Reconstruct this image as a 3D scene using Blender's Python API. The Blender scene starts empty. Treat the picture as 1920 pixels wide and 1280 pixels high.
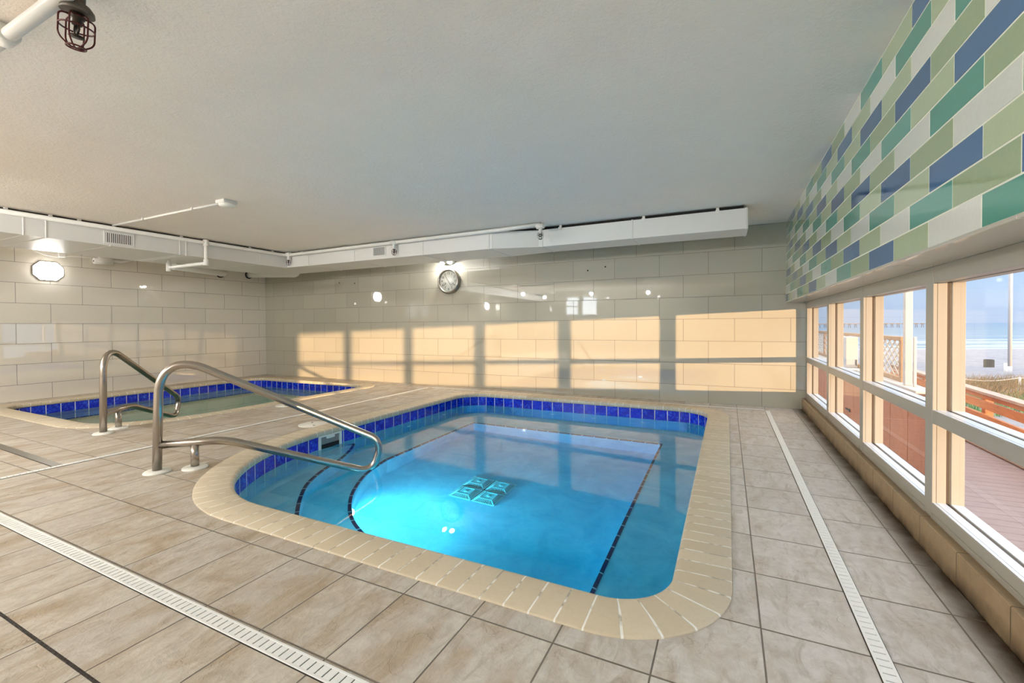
import bpy, bmesh, math, random
from mathutils import Vector, Matrix
random.seed(7)
S = bpy.context.scene
COL = S.collection
# ------------------------------------------------------------------ camera
H = 1.081
FW, RT, UP = Vector((-0.43829, 0.89873, -0.01342)), Vector((0.89878, 0.43834, 0.00169)), None
def cam_axes(yaw, pitch, roll):
    y, p, r = map(math.radians, (yaw, pitch, roll))
    F = Vector((-math.sin(y)*math.cos(p), math.cos(y)*math.cos(p), math.sin(p)))
    R = Vector((math.cos(y), math.sin(y), 0)); U = R.cross(F)
    return F, R*math.cos(r)+U*math.sin(r), -R*math.sin(r)+U*math.cos(r)
FW, RT, UP = cam_axes(25.996, -0.769, -0.349)
cd = bpy.data.cameras.new('camera'); cam = bpy.data.objects.new('camera', cd); COL.objects.link(cam)
M = Matrix((RT, UP, -FW)).transposed().to_4x4(); M.translation = Vector((0, 0, H)); cam.matrix_world = M
cd.sensor_width = 36; cd.lens = 828.659/1920*36; cd.shift_y = -(640-620.89)/1920
cd.clip_start = .02; cd.clip_end = 6000
S.camera = cam
# ------------------------------------------------------------------ view, world, sun, lights
S.view_settings.view_transform = 'Standard'; S.view_settings.look = 'None'
S.view_settings.gamma = 1; S.view_settings.exposure = 0.15
S.cycles.max_bounces = 11; S.cycles.diffuse_bounces = 4; S.cycles.glossy_bounces = 5
S.cycles.transmission_bounces = 10; S.cycles.transparent_max_bounces = 16
S.cycles.sample_clamp_indirect = 6; S.cycles.use_denoising = True
SKY_HI = 3.1   # unseen upper sky, brightness added to light the room and beach
W = bpy.data.worlds.new('world'); S.world = W; W.use_nodes = True
nt = W.node_tree; nt.nodes.clear()
tc = nt.nodes.new('ShaderNodeTexCoord'); sp = nt.nodes.new('ShaderNodeSeparateXYZ'); nt.links.new(tc.outputs['Generated'], sp.inputs[0])
rp = nt.nodes.new('ShaderNodeValToRGB'); nt.links.new(sp.outputs['Z'], rp.inputs[0])
e = rp.color_ramp.elements
e[0].position = 0.0; e[0].color = (.50, .62, .86, 1)
e[1].position = 1.0; e[1].color = (SKY_HI, SKY_HI, SKY_HI*1.02, 1)
for ps, c in ((.03, (.50, .63, .88, 1)), (.10, (.46, .66, .95, 1)), (.20, (.42, .64, .97, 1)), (.30, (.8, .92, 1.15, 1)), (.45, (SKY_HI, SKY_HI*1.02, SKY_HI*1.1, 1))):
    x = rp.color_ramp.elements.new(ps); x.color = c
nz = nt.nodes.new('ShaderNodeTexNoise'); nz.inputs['Scale'].default_value = 2.2; nz.inputs['Detail'].default_value = 4
mp = nt.nodes.new('ShaderNodeMapping'); mp.inputs['Scale'].default_value = (1, 1, 7)
nt.links.new(tc.outputs['Generated'], mp.inputs[0]); nt.links.new(mp.outputs[0], nz.inputs['Vector'])
cr = nt.nodes.new('ShaderNodeMapRange'); cr.inputs['From Min'].default_value = .48; cr.inputs['From Max'].default_value = .75
cr.inputs['To Max'].default_value = .35
nt.links.new(nz.outputs['Fac'], cr.inputs['Value'])
mx = nt.nodes.new('ShaderNodeMix'); mx.data_type = 'RGBA'
nt.links.new(cr.outputs[0], mx.inputs['Factor']); nt.links.new(rp.outputs[0], mx.inputs['A']); mx.inputs['B'].default_value = (.72, .74, .9, 1)
bg = nt.nodes.new('ShaderNodeBackground'); bg.inputs['Strength'].default_value = 1.15
nt.links.new(mx.outputs['Result'], bg.inputs[0])
wo = nt.nodes.new('ShaderNodeOutputWorld'); nt.links.new(bg.outputs[0], wo.inputs[0])
sun = bpy.data.lights.new('sun', 'SUN'); sun.energy = 9; sun.color = (1, .63, .35); sun.angle = math.radians(.7)
so = bpy.data.objects.new('sun', sun); COL.objects.link(so)
so.rotation_euler = Vector((-1.27, 1, -.049)).to_track_quat('-Z', 'Y').to_euler()
LAMP = 1.0   # overall strength of the added globe lamps

# ------------------------------------------------------------------ helpers
def tag(o, label=None, cat=None, group=None, kind=None):
    if label: o['label'] = label
    if cat: o['category'] = cat
    if group: o['group'] = group
    if kind: o['kind'] = kind
    return o
def empty(name, loc=(0, 0, 0), label=None, cat=None, group=None, kind=None, parent=None):
    o = bpy.data.objects.new(name, None); COL.objects.link(o); o.location = loc; o.empty_display_size = .1
    if parent: o.parent = parent
    return tag(o, label, cat, group, kind)
class MB:
    def __init__(s): s.v = []; s.f = []; s.m = []; s.uv = []; s.sm = []; s.mats = []; s.mi = 0
    def mat(s, m):
        if m not in s.mats: s.mats.append(m)
        s.mi = s.mats.index(m); return s
    def face(s, idx, uv=None, smooth=False):
        s.f.append(tuple(idx)); s.m.append(s.mi); s.uv.append(uv); s.sm.append(smooth)
    def quad(s, *p, uv=None):
        b = len(s.v); s.v += [Vector(q) for q in p]; s.face(range(b, b+len(p)), uv); return s
    def box(s, x0, y0, z0, x1, y1, z1, M=None):
        b = len(s.v)
        for z in (z0, z1):
            for x, y in ((x0, y0), (x1, y0), (x1, y1), (x0, y1)):
                q = Vector((x, y, z)); s.v.append(M @ q if M else q)
        for f in ((3, 2, 1, 0), (4, 5, 6, 7), (0, 1, 5, 4), (1, 2, 6, 5), (2, 3, 7, 6), (3, 0, 4, 7)): s.face([b+i for i in f])
        return s
    def cbox(s, x0, y0, z0, x1, y1, z1, c=.003, M=None):   # chamfered box
        b = len(s.v); pts = []
        for z, i in ((z0, c), (z0+c, 0), (z1-c, 0), (z1, c)):
            a, d, e_, g = x0+i, y0+i, x1-i, y1-i
            cc = c
            ring = [(a+cc, d), (e_-cc, d), (e_, d+cc), (e_, g-cc), (e_-cc, g), (a+cc, g), (a, g-cc), (a, d+cc)]
            for x, y in ring:
                q = Vector((x, y, z)); s.v.append(M @ q if M else q)
        s.face([b+i for i in range(7, -1, -1)]); s.face([b+24+i for i in range(8)])
        for k in range(3):
            for i in range(8):
                j = (i+1) % 8; s.face([b+8*k+i, b+8*k+j, b+8*k+8+j, b+8*k+8+i])
        return s
    def bar(s, a, b_, w, h, up=Vector((0, 0, 1)), c=.002):
        a, b_ = Vector(a), Vector(b_); d = (b_-a); L = d.length; d.normalize()
        side = d.cross(up).normalized(); u2 = side.cross(d)
        Mx = Matrix((d, side, u2)).transposed().to_4x4(); Mx.translation = a
        return s.cbox(0, -w/2, -h/2, L, w/2, h/2, min(c, w*.2, h*.2), Mx)
    def tube(s, pts, r, n=14, cap=True, rads=None, closed=False):
        pts = [Vector(q) for q in pts]; m = len(pts); b = len(s.v)
        tang = []
        for i in range(m):
            if closed: t = pts[(i+1) % m]-pts[i-1]
            else: t = pts[min(i+1, m-1)]-pts[max(i-1, 0)]
            tang.append(t.normalized())
        ref = Vector((0, 0, 1)) if abs(tang[0].z) < .9 else Vector((1, 0, 0))
        nrm = tang[0].cross(ref).normalized()
        for i in range(m):
            nrm = (nrm - tang[i]*nrm.dot(tang[i])).normalized(); bi = tang[i].cross(nrm)
            rr = rads[i] if rads else r
            for k in range(n):
                a = 2*math.pi*k/n; s.v.append(pts[i]+(nrm*math.cos(a)+bi*math.sin(a))*rr)
        for i in range(m if closed else m-1):
            j = (i+1) % m
            for k in range(n):
                l = (k+1) % n; s.face([b+i*n+k, b+i*n+l, b+j*n+l, b+j*n+k], smooth=True)
        if cap and not closed:
            s.face([b+k for k in range(n-1, -1, -1)]); s.face([b+(m-1)*n+k for k in range(n)])
        return s
    def lathe(s, prof, n=28, M=None, smooth=True, cap=True):   # prof [(r,z)]
        b = len(s.v)
        for r, z in prof:
            for k in range(n):
                a = 2*math.pi*k/n; q = Vector((r*math.cos(a), r*math.sin(a), z)); s.v.append(M @ q if M else q)
        for i in range(len(prof)-1):
            for k in range(n):
                l = (k+1) % n; s.face([b+i*n+k, b+i*n+l, b+(i+1)*n+l, b+(i+1)*n+k], smooth=smooth)
        if prof[0][0] > 1e-5: s.face([b+k for k in range(n-1, -1, -1)])
        if cap and prof[-1][0] > 1e-5: s.face([b+(len(prof)-1)*n+k for k in range(n)])
        return s
    def build(s, name, parent=None, loc=None, fix=True):
        me = bpy.data.meshes.new(name)
        off = Vector(loc) if loc else Vector((0, 0, 0))
        me.from_pydata([tuple(q-off) for q in s.v], [], s.f)
        for m in s.mats: me.materials.append(m)
        me.polygons.foreach_set('material_index', s.m); me.polygons.foreach_set('use_smooth', s.sm)
        if any(u for u in s.uv):
            ul = me.uv_layers.new(name='UVMap')
            for p, u in zip(me.polygons, s.uv):
                if u:
                    for li, c in zip(p.loop_indices, u): ul.data[li].uv = c
        if fix:
            bm = bmesh.new(); bm.from_mesh(me); bmesh.ops.remove_doubles(bm, verts=bm.verts, dist=1e-6)
            bmesh.ops.recalc_face_normals(bm, faces=bm.faces); bm.to_mesh(me); bm.free()
        me.update()
        o = bpy.data.objects.new(name, me); COL.objects.link(o)
        if loc: o.location = loc
        if parent:
            o.parent = parent
            if not loc: o.location = -parent.location if parent.parent is None else -(parent.location+parent.parent.location)
            else: o.location = Vector(loc)-(parent.location if parent.parent is None else parent.location+parent.parent.location)
        return o
def mb(m): return MB().mat(m)
def copy_tree(o, parent=None):
    c = o.copy(); COL.objects.link(c); c.parent = parent
    for ch in [k for k in COL.objects if k.parent is o]: copy_tree(ch, c)
    return c

# ------------------------------------------------------------------ node helper
class NT:
    def __init__(s, name):
        s.m = bpy.data.materials.new(name); s.m.use_nodes = True; s.t = s.m.node_tree; s.t.nodes.clear()
        s.out = s.n('ShaderNodeOutputMaterial')
    def n(s, ty, **kw):
        x = s.t.nodes.new(ty)
        for k, v in kw.items(): setattr(x, k, v)
        return x
    def put(s, inp, v):
        if v is None: return
        if isinstance(v, bpy.types.NodeSocket): s.t.links.new(v, inp)
        else:
            if isinstance(v, tuple) and len(v) == 3 and inp.type == 'RGBA': v = (*v, 1)
            inp.default_value = v
    def math(s, op, a, b=None, c=None):
        x = s.n('ShaderNodeMath', operation=op); s.put(x.inputs[0], a); s.put(x.inputs[1], b); s.put(x.inputs[2], c); return x.outputs[0]
    def pos(s):
        if not hasattr(s, '_p'):
            g = s.n('ShaderNodeNewGeometry'); q = s.n('ShaderNodeSeparateXYZ'); s.t.links.new(g.outputs['Position'], q.inputs[0]); s._p = (g.outputs['Position'], q.outputs)
        return s._p
    def comb(s, x, y, z=0.0):
        q = s.n('ShaderNodeCombineXYZ'); s.put(q.inputs[0], x); s.put(q.inputs[1], y); s.put(q.inputs[2], z); return q.outputs[0]
    def noise(s, vec, scale, detail=3, rough=.5, dist=0, out='Fac'):
        x = s.n('ShaderNodeTexNoise'); s.put(x.inputs['Vector'], vec); s.put(x.inputs['Scale'], scale); s.put(x.inputs['Detail'], detail)
        s.put(x.inputs['Roughness'], rough); s.put(x.inputs['Distortion'], dist); return x.outputs[out]
    def white(s, vec, out='Value'):
        x = s.n('ShaderNodeTexWhiteNoise', noise_dimensions='3D'); s.put(x.inputs['Vector'], vec); return x.outputs[out]
    def mr(s, v, a, b, c=0.0, d=1.0, smooth=False):
        x = s.n('ShaderNodeMapRange'); x.clamp = True
        if smooth: x.interpolation_type = 'SMOOTHSTEP'
        for i, q in zip(('Value', 'From Min', 'From Max', 'To Min', 'To Max'), (v, a, b, c, d)): s.put(x.inputs[i], q)
        return x.outputs[0]
    def mix(s, f, a, b, blend='MIX'):
        x = s.n('ShaderNodeMix', data_type='RGBA', blend_type=blend); s.put(x.inputs['Factor'], f); s.put(x.inputs['A'], a); s.put(x.inputs['B'], b); return x.outputs['Result']
    def vadd(s, a, b, op='ADD'):
        x = s.n('ShaderNodeVectorMath', operation=op); s.put(x.inputs[0], a); s.put(x.inputs[1], b); return x.outputs[0]
    def bump(s, h, strength=.3, dist=.01, normal=None):
        x = s.n('ShaderNodeBump'); s.put(x.inputs['Height'], h); x.inputs['Strength'].default_value = strength; x.inputs['Distance'].default_value = dist
        s.put(x.inputs['Normal'], normal); return x.outputs[0]
    def bsdf(s, col, rough=.5, metal=0.0, normal=None, spec=None, emis=None, estr=0, coat=0, trans=0, ior=None):
        x = s.n('ShaderNodeBsdfPrincipled'); s.put(x.inputs['Base Color'], col); s.put(x.inputs['Roughness'], rough); s.put(x.inputs['Metallic'], metal)
        s.put(x.inputs['Normal'], normal)
        if spec is not None: s.put(x.inputs['Specular IOR Level'], spec)
        if emis is not None: s.put(x.inputs['Emission Color'], emis); x.inputs['Emission Strength'].default_value = estr
        if coat: x.inputs['Coat Weight'].default_value = coat; x.inputs['Coat Roughness'].default_value = .03
        s.put(x.inputs['Transmission Weight'], trans)
        if ior: x.inputs['IOR'].default_value = ior
        s.t.links.new(x.outputs[0], s.out.inputs['Surface']); return s.m
def srgb(r, g, b):
    f = lambda c: (c/255/12.92) if c/255 <= .04045 else ((c/255+.055)/1.055)**2.4
    return (f(r), f(g), f(b), 1)
def simple(name, col, rough=.5, metal=0.0, var=.06, nscale=14, bump=.08, **kw):
    t = NT(name); p, q = t.pos(); nz = t.noise(p, nscale, 4)
    c = t.mix(nz, tuple(x*(1-var) for x in col[:3])+(1,), tuple(min(1, x*(1+var)) for x in col[:3])+(1,))
    return t.bsdf(c, rough, metal, None, **kw)

# ------------------------------------------------------------------ materials
def wall_tile(name, ax, u0, pitch, base, flip=0.0):
    t = NT(name); p, q = t.pos()
    v = t.math('DIVIDE', t.math('SUBTRACT', q['Z'], .239), .3048); row = t.math('FLOOR', v)
    odd = t.math('MULTIPLY', t.math('FLOORED_MODULO', t.math('ADD', row, flip), 2), .5)
    u = t.math('ADD', t.math('DIVIDE', t.math('SUBTRACT', q[ax], u0), pitch), odd); col = t.math('FLOOR', u)
    du = t.math('MULTIPLY', t.math('PINGPONG', u, .5), pitch); dv = t.math('MULTIPLY', t.math('PINGPONG', v, .5), .3048)
    d = t.math('MINIMUM', du, dv)
    grout = t.mr(d, .0018, .0034, 1, 0)
    cell = t.comb(col, row, 3.0)
    rnd = t.white(cell); rv = t.white(cell, 'Color')
    b = t.mix(rnd, tuple(c*.96 for c in base), tuple(c*1.04 for c in base))
    st = t.noise(t.vadd(p, (14, 14, 90), 'MULTIPLY'), 1, 3)
    b = t.mix(t.mr(st, .3, .75, 0, .12), b, tuple(c*.82 for c in base))
    c = t.mix(grout, b, srgb(84, 76, 64))
    g = t.n('ShaderNodeNewGeometry')
    tilt = t.vadd(t.vadd(rv, (.5, .5, .5), 'SUBTRACT'), (.006, .006, .006), 'MULTIPLY')
    nrm = t.vadd(t.vadd(g.outputs['Normal'], tilt), None, 'NORMALIZE')
    wav = t.noise(t.vadd(p, (1, 1, 1.6), 'MULTIPLY'), 5, 2)
    hh = t.math('SUBTRACT', t.math('MULTIPLY', wav, .10), t.math('MULTIPLY', grout, .6))
    return t.bsdf(c, t.mix(grout, (.012,)*3, (.8,)*3), 0, t.bump(hh, .12, .003, nrm), spec=.5, ior=2.15)
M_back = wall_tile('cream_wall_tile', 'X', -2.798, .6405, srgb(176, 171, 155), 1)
M_left = wall_tile('cream_wall_tile_left', 'Y', 3.425, .757, srgb(224, 217, 203), 0)  # same tile as the back wall, reflected window light lifted into its base
def floor_mat():
    t = NT('slate_floor_tile'); p, q = t.pos()
    P = .3205
    u = t.math('DIVIDE', t.math('SUBTRACT', q['X'], .107), P)
    va = t.math('DIVIDE', t.math('SUBTRACT', q['Y'], 1.397), .3862); vb = t.math('DIVIDE', t.math('SUBTRACT', q['Y'], .64), .386)
    near = t.math('LESS_THAN', q['Y'], .97)
    v = t.math('ADD', t.math('MULTIPLY', va, t.math('SUBTRACT', 1, near)), t.math('MULTIPLY', vb, near))
    # between the two pools the boards run the long way in wider courses
    iu, iv = t.math('FLOOR', u), t.math('FLOOR', v)
    du = t.math('MULTIPLY', t.math('PINGPONG', u, .5), P); dv = t.math('MULTIPLY', t.math('PINGPONG', v, .5), .386)
    gu = t.mr(du, .0018, .0034, 1, 0); gv = t.mr(dv, .0022, .0042, 1, 0)
    thick = t.math('MULTIPLY', t.math('LESS_THAN', t.math('ABSOLUTE', t.math('SUBTRACT', q['Y'], .64)), .0055), 1)
    g = t.math('MAXIMUM', t.math('MAXIMUM', gu, gv), thick)
    cell = t.comb(iu, iv, 0.0); rc = t.white(cell, 'Color'); rnd = t.white(cell)
    pp = t.vadd(p, t.vadd(rc, (9, 9, 9), 'MULTIPLY'))
    st = t.vadd(pp, (2.4, .9, 1), 'MULTIPLY')
    n1 = t.noise(st, 3.0, 6, .6, .8); n2 = t.noise(pp, 16, 8, .68, .6); n3 = t.noise(st, 7.5, 5, .62, 1.2)
    # warm brown near the left, greyer towards the windows (bluish window light painted in)
    warm = t.mr(q['X'], -1.2, .3, 1, .35)
    base = t.mix(warm, t.mix(rnd, srgb(218, 214, 212), srgb(208, 205, 204)), t.mix(rnd, srgb(208, 200, 186), srgb(199, 191, 179)))
    br = t.math('MULTIPLY', t.mr(n1, .44, .66, 0, .9), warm)
    c = t.mix(br, base, srgb(172, 151, 123))
    c = t.mix(t.mr(n3, .52, .70, 0, .5), c, srgb(154, 140, 122))
    c = t.mix(t.mr(n2, .30, .62, .38, 0), c, srgb(142, 127, 108))
    wave = t.n('ShaderNodeTexVoronoi', feature='DISTANCE_TO_EDGE'); t.put(wave.inputs['Vector'], t.vadd(st, t.noise(pp, 6, 4, out='Color'), 'ADD')); wave.inputs['Scale'].default_value = 1.6
    crack = t.mr(wave.outputs['Distance'], 0, .016, 1, 0)
    crack = t.math('MULTIPLY', crack, t.mr(n1, .48, .62, 0, .4))
    c = t.mix(crack, c, srgb(140, 126, 106))
    # dirt in the corner along the kerb
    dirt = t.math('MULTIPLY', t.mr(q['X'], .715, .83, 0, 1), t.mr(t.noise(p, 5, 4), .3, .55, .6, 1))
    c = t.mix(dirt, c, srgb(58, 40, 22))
    gc = t.mix(t.noise(p, 3), srgb(84, 74, 62), srgb(140, 130, 118))
    c = t.mix(g, c, t.mix(thick, gc, srgb(30, 20, 14)))
    h = t.math('ADD', t.math('MULTIPLY', n2, .55), t.math('MULTIPLY', n3, .7))
    h = t.math('SUBTRACT', h, t.math('MULTIPLY', g, .8))
    h = t.math('SUBTRACT', h, t.math('MULTIPLY', crack, .35))
    return t.bsdf(c, t.mr(n2, .3, .7, .34, .55), 0, t.bump(h, .8, .009), spec=.45)
M_floor = floor_mat()
def kerb_mat():
    t = NT('kerb_tile'); p, q = t.pos()
    u = t.math('DIVIDE', t.math('SUBTRACT', q['Y'], .1), .386); d = t.math('MULTIPLY', t.math('PINGPONG', u, .5), .386)
    g = t.mr(d, .002, .004, 1, 0); rc = t.white(t.comb(t.math('FLOOR', u), 1.0, 0.0), 'Color')
    pp = t.vadd(p, t.vadd(rc, (9, 9, 9), 'MULTIPLY')); n1 = t.noise(pp, 5, 6, .6, 1); n2 = t.noise(pp, 22, 6, .6)
    c = t.mix(n1, srgb(168, 146, 114), srgb(138, 113, 82)); c = t.mix(t.mr(n2, .45, .75, 0, .4), c, srgb(120, 96, 66))
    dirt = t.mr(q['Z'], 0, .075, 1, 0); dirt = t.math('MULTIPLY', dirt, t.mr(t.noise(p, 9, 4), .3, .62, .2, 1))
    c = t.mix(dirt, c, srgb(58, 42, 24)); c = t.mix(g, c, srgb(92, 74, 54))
    return t.bsdf(c, .45, 0, t.bump(t.math('SUBTRACT', n2, g), .4, .004))
M_kerb = kerb_mat()
def ceil_mat():
    t = NT('painted_stucco'); p, q = t.pos()
    a = t.noise(p, 38, 6, .65); b = t.noise(p, 3.2, 4, .55, .6); c0 = t.noise(p, 110, 3)
    c = t.mix(b, srgb(244, 237, 228), srgb(250, 244, 236))
    mark = t.noise(t.vadd(p, (8, 22, 8), 'MULTIPLY'), 3, 5, .7, 1)
    c = t.mix(t.mr(mark, .73, .8, 0, .35), c, srgb(150, 145, 135))
    h = t.math('ADD', t.math('MULTIPLY', a, 1.0), t.math('MULTIPLY', c0, .4))
    return t.bsdf(c, .75, 0, t.bump(h, .4, .012), spec=.25)
M_ceil = ceil_mat()
def coping_mat():
    t = NT('tan_coping_brick'); uv = t.n('ShaderNodeUVMap'); s = t.n('ShaderNodeSeparateXYZ'); t.t.links.new(uv.outputs[0], s.inputs[0])
    p, q = t.pos(); u = s.outputs['X']
    d = t.math('PINGPONG', u, .5); g = t.mr(d, .028, .045, 1, 0)
    rnd = t.white(t.comb(t.math('FLOOR', u), 0.0, 0.0)); n = t.noise(p, 60, 4); n2 = t.noise(p, 5, 3)
    c = t.mix(rnd, srgb(198, 183, 156), srgb(208, 194, 168)); c = t.mix(t.mr(n, .5, .8, 0, .2), c, srgb(160, 144, 118))
    c = t.mix(t.mr(n2, .5, .75, 0, .25), c, srgb(190, 176, 150))
    gc = t.mix(t.mr(t.noise(p, 14, 3), .5, .62), srgb(236, 232, 222), srgb(170, 160, 142))
    c = t.mix(g, c, gc)
    return t.bsdf(c, .5, 0, t.bump(t.math('SUBTRACT', t.math('MULTIPLY', n, .15), g), .5, .004))
M_coping = coping_mat()
def band_mat():
    t = NT('cobalt_band_tile'); uv = t.n('ShaderNodeUVMap'); s = t.n('ShaderNodeSeparateXYZ'); t.t.links.new(uv.outputs[0], s.inputs[0])
    p, q = t.pos(); u = s.outputs['X']; d = t.math('PINGPONG', u, .5); g = t.mr(d, .02, .035, 1, 0)
    n = t.noise(p, 24, 5, .65, 1.8); cell = t.comb(t.math('FLOOR', u), 0.0, 0.0); rnd = t.white(cell)
    c = t.mix(rnd, srgb(0, 16, 176), srgb(0, 34, 204)); c = t.mix(t.mr(n, .52, .66, 0, .8), c, srgb(70, 124, 240)); c = t.mix(t.mr(n, .46, .36, 0, .8), c, srgb(0, 2, 98))
    c = t.mix(g, c, srgb(222, 224, 220))
    return t.bsdf(c, t.mix(g, (.08,)*3, (.7,)*3), 0, t.bump(t.math('SUBTRACT', t.math('MULTIPLY', n, .3), g), .35, .003), spec=.5)
M_band = band_mat()
def trim_tile():
    t = NT('navy_step_trim'); uv = t.n('ShaderNodeUVMap'); s = t.n('ShaderNodeSeparateXYZ'); t.t.links.new(uv.outputs[0], s.inputs[0])
    d = t.math('PINGPONG', s.outputs['X'], .5); g = t.mr(d, .03, .05, 1, 0)
    return t.bsdf(t.mix(g, srgb(6, 8, 70), srgb(190, 200, 205)), .3)
M_trim = trim_tile()
def plaster(name, a, b):
    t = NT(name); p, q = t.pos(); n = t.noise(p, 3.2, 7, .68, .8); n2 = t.noise(p, 18, 5, .6)
    c = t.mix(t.mr(n, .38, .66), a, b); c = t.mix(t.mr(n2, .55, .8, 0, .3), c, tuple(x*.7 for x in a[:3])+(1,))
    return t.bsdf(c, .6, 0, t.bump(n2, .2, .004))
M_plaster = plaster('pool_plaster', srgb(158, 204, 218), srgb(196, 226, 232))
M_plaster2 = plaster('spa_plaster', srgb(186, 198, 184), srgb(206, 212, 200))
def water_mat(name, col, dens):
    t = NT(name); p, q = t.pos()
    gl = t.n('ShaderNodeBsdfGlass'); gl.inputs['IOR'].default_value = 1.333; gl.inputs['Roughness'].default_value = 0.0
    w = t.noise(p, 2.2, 2, .5); t.put(gl.inputs['Normal'], t.bump(w, .06, .01))
    va = t.n('ShaderNodeVolumeAbsorption'); t.put(va.inputs['Color'], col); va.inputs['Density'].default_value = dens
    t.t.links.new(gl.outputs[0], t.out.inputs['Surface']); t.t.links.new(va.outputs[0], t.out.inputs['Volume']); return t.m
M_water = water_mat('pool_water', (.0, .84, .968, 1), 1.3)
M_water2 = water_mat('spa_water', (.35, .9, .86, 1), .9)
def glass_mat():
    t = NT('window_glass'); tr = t.n('ShaderNodeBsdfTransparent'); tr.inputs[0].default_value = (.96, .98, .975, 1)
    gl = t.n('ShaderNodeBsdfGlossy'); gl.inputs['Roughness'].default_value = 0.0
    fr = t.n('ShaderNodeFresnel'); fr.inputs['IOR'].default_value = 1.45
    ge = t.n('ShaderNodeNewGeometry'); k = t.math('MULTIPLY', fr.outputs[0], t.math('SUBTRACT', 1, ge.outputs['Backfacing']))
    m = t.n('ShaderNodeMixShader'); t.t.links.new(k, m.inputs[0]); t.t.links.new(tr.outputs[0], m.inputs[1]); t.t.links.new(gl.outputs[0], m.inputs[2])
    t.t.links.new(m.outputs[0], t.out.inputs['Surface']); return t.m
M_glass = glass_mat()
M_frame = simple('cream_window_metal', srgb(162, 156, 144), .3, var=.02, bump=.0)
M_sill = simple('sill_painted_sky_sheen', srgb(228, 232, 240), .22, var=.01, bump=.0)  # same frame metal, sky reflection on the tops painted as a pale colour
M_gasket = simple('dark_glazing_gasket', srgb(70, 58, 44), .5, var=.1, bump=.0)
M_soffit = simple('cream_soffit_panel', srgb(192, 184, 172), .06, var=.02, bump=.0)
M_grout = simple('pale_grout', srgb(226, 226, 208), .7)
def gtile(name, col):
    t = NT(name); p, q = t.pos(); n = t.noise(p, 7, 2)
    return t.bsdf(t.mix(t.noise(p, 90, 2), tuple(c*.94 for c in col[:3])+(1,), tuple(c*1.06 for c in col[:3])+(1,)), .07, 0, t.bump(n, .12, .004), spec=.6)
G_teal = [gtile('teal_glass_tile', srgb(98, 158, 144)), gtile('teal_glass_tile_dark', srgb(86, 148, 132))]
G_blue = [gtile('blue_glass_tile', srgb(74, 110, 150)), gtile('blue_glass_tile_dark', srgb(64, 98, 138))]
G_white = [gtile('white_glass_tile', srgb(222, 222, 212)), gtile('white_glass_tile_grey', srgb(210, 212, 202))]
G_green = [gtile('sage_glass_tile', srgb(178, 190, 156)), gtile('sage_glass_tile_dark', srgb(154, 170, 134))]
M_white = simple('white_paint', srgb(230, 228, 222), .4, var=.03)
M_pvc = simple('white_pvc', srgb(234, 232, 226), .3, var=.02, bump=.02)
M_duct = simple('white_duct_paint', srgb(226, 225, 221), .35, var=.02, bump=.02)
M_plastic = simple('white_plastic', srgb(236, 234, 224), .4, var=.02, bump=.02)
M_drain = simple('white_drain_plastic', srgb(240, 240, 236), .35, var=.02, bump=.02)
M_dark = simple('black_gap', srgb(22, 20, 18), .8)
M_bronze = simple('dark_bronze', srgb(60, 52, 44), .45, .6)
M_red = simple('dark_red_wire', srgb(78, 16, 13), .4, .2)
M_plate = simple('dark_mottled_plate', srgb(96, 90, 82), .5, .5, var=.5, nscale=60)
def steel():
    t = NT('brushed_steel'); p, q = t.pos(); n = t.noise(t.vadd(p, (30, 30, 260), 'MULTIPLY'), 1, 3)
    return t.bsdf(srgb(170, 162, 153), .27, 1.0)
M_steel = steel()
M_silver = simple('brushed_silver', srgb(150, 146, 138), .3, 1.0)
def emit(name, col, st):
    t = NT(name); return t.bsdf((.9, .9, .9, 1), .3, emis=col, estr=st)
M_lamp = emit('lamp_glass_lit', (1, .97, .93, 1), 9); M_bulb = emit('bulb_lit', (1, .98, .95, 1), 620)
M_uwlens = emit('underwater_lens_lit', (.85, .95, 1, 1), 40)
def wood(name, a, b, sc=(1, 10, 10), rough=.6):
    t = NT(name); p, q = t.pos(); v = t.vadd(p, sc, 'MULTIPLY'); n = t.noise(v, 3, 6, .65, 1.4); n2 = t.noise(p, 2, 3)
    c = t.mix(t.mr(n, .3, .7), a, b); c = t.mix(t.mr(n2, .5, .75, 0, .3), c, tuple(x*.6 for x in a[:3])+(1,))
    return t.bsdf(c, rough, 0, t.bump(n, .3, .004))
M_rail = wood('orange_deck_wood', srgb(160, 92, 44), srgb(206, 134, 74), (10, 1, 10))
M_railcap = wood('weathered_rail_cap', srgb(140, 116, 100), srgb(176, 152, 136), (10, 1, 10))
M_ply = wood('red_brown_plywood', srgb(176, 98, 56), srgb(204, 130, 84), (9, 9, 1.2))
M_deck = wood('rose_grey_deck_board', srgb(122, 102, 100), srgb(146, 124, 120), (1, 10, 10))
M_brownf = wood('brown_fence_wood', srgb(150, 110, 76), srgb(182, 142, 104), (8, 8, 1.5))
M_lat = simple('pale_lattice', srgb(184, 172, 158), .6)
M_extw = simple('white_exterior_paint', srgb(190, 184, 180), .5)

# ------------------------------------------------------------------ room dimensions
XL, XR, XW, YB, ZC, ZH, YR = -9.485, .673, .886, 6.615, 2.378, 1.356, -4.2
XO = 1.005      # outer face of the window frames
YBAY = [6.56, 5.268, 4.05, 2.836, 1.616, .396, -.824]

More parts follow.
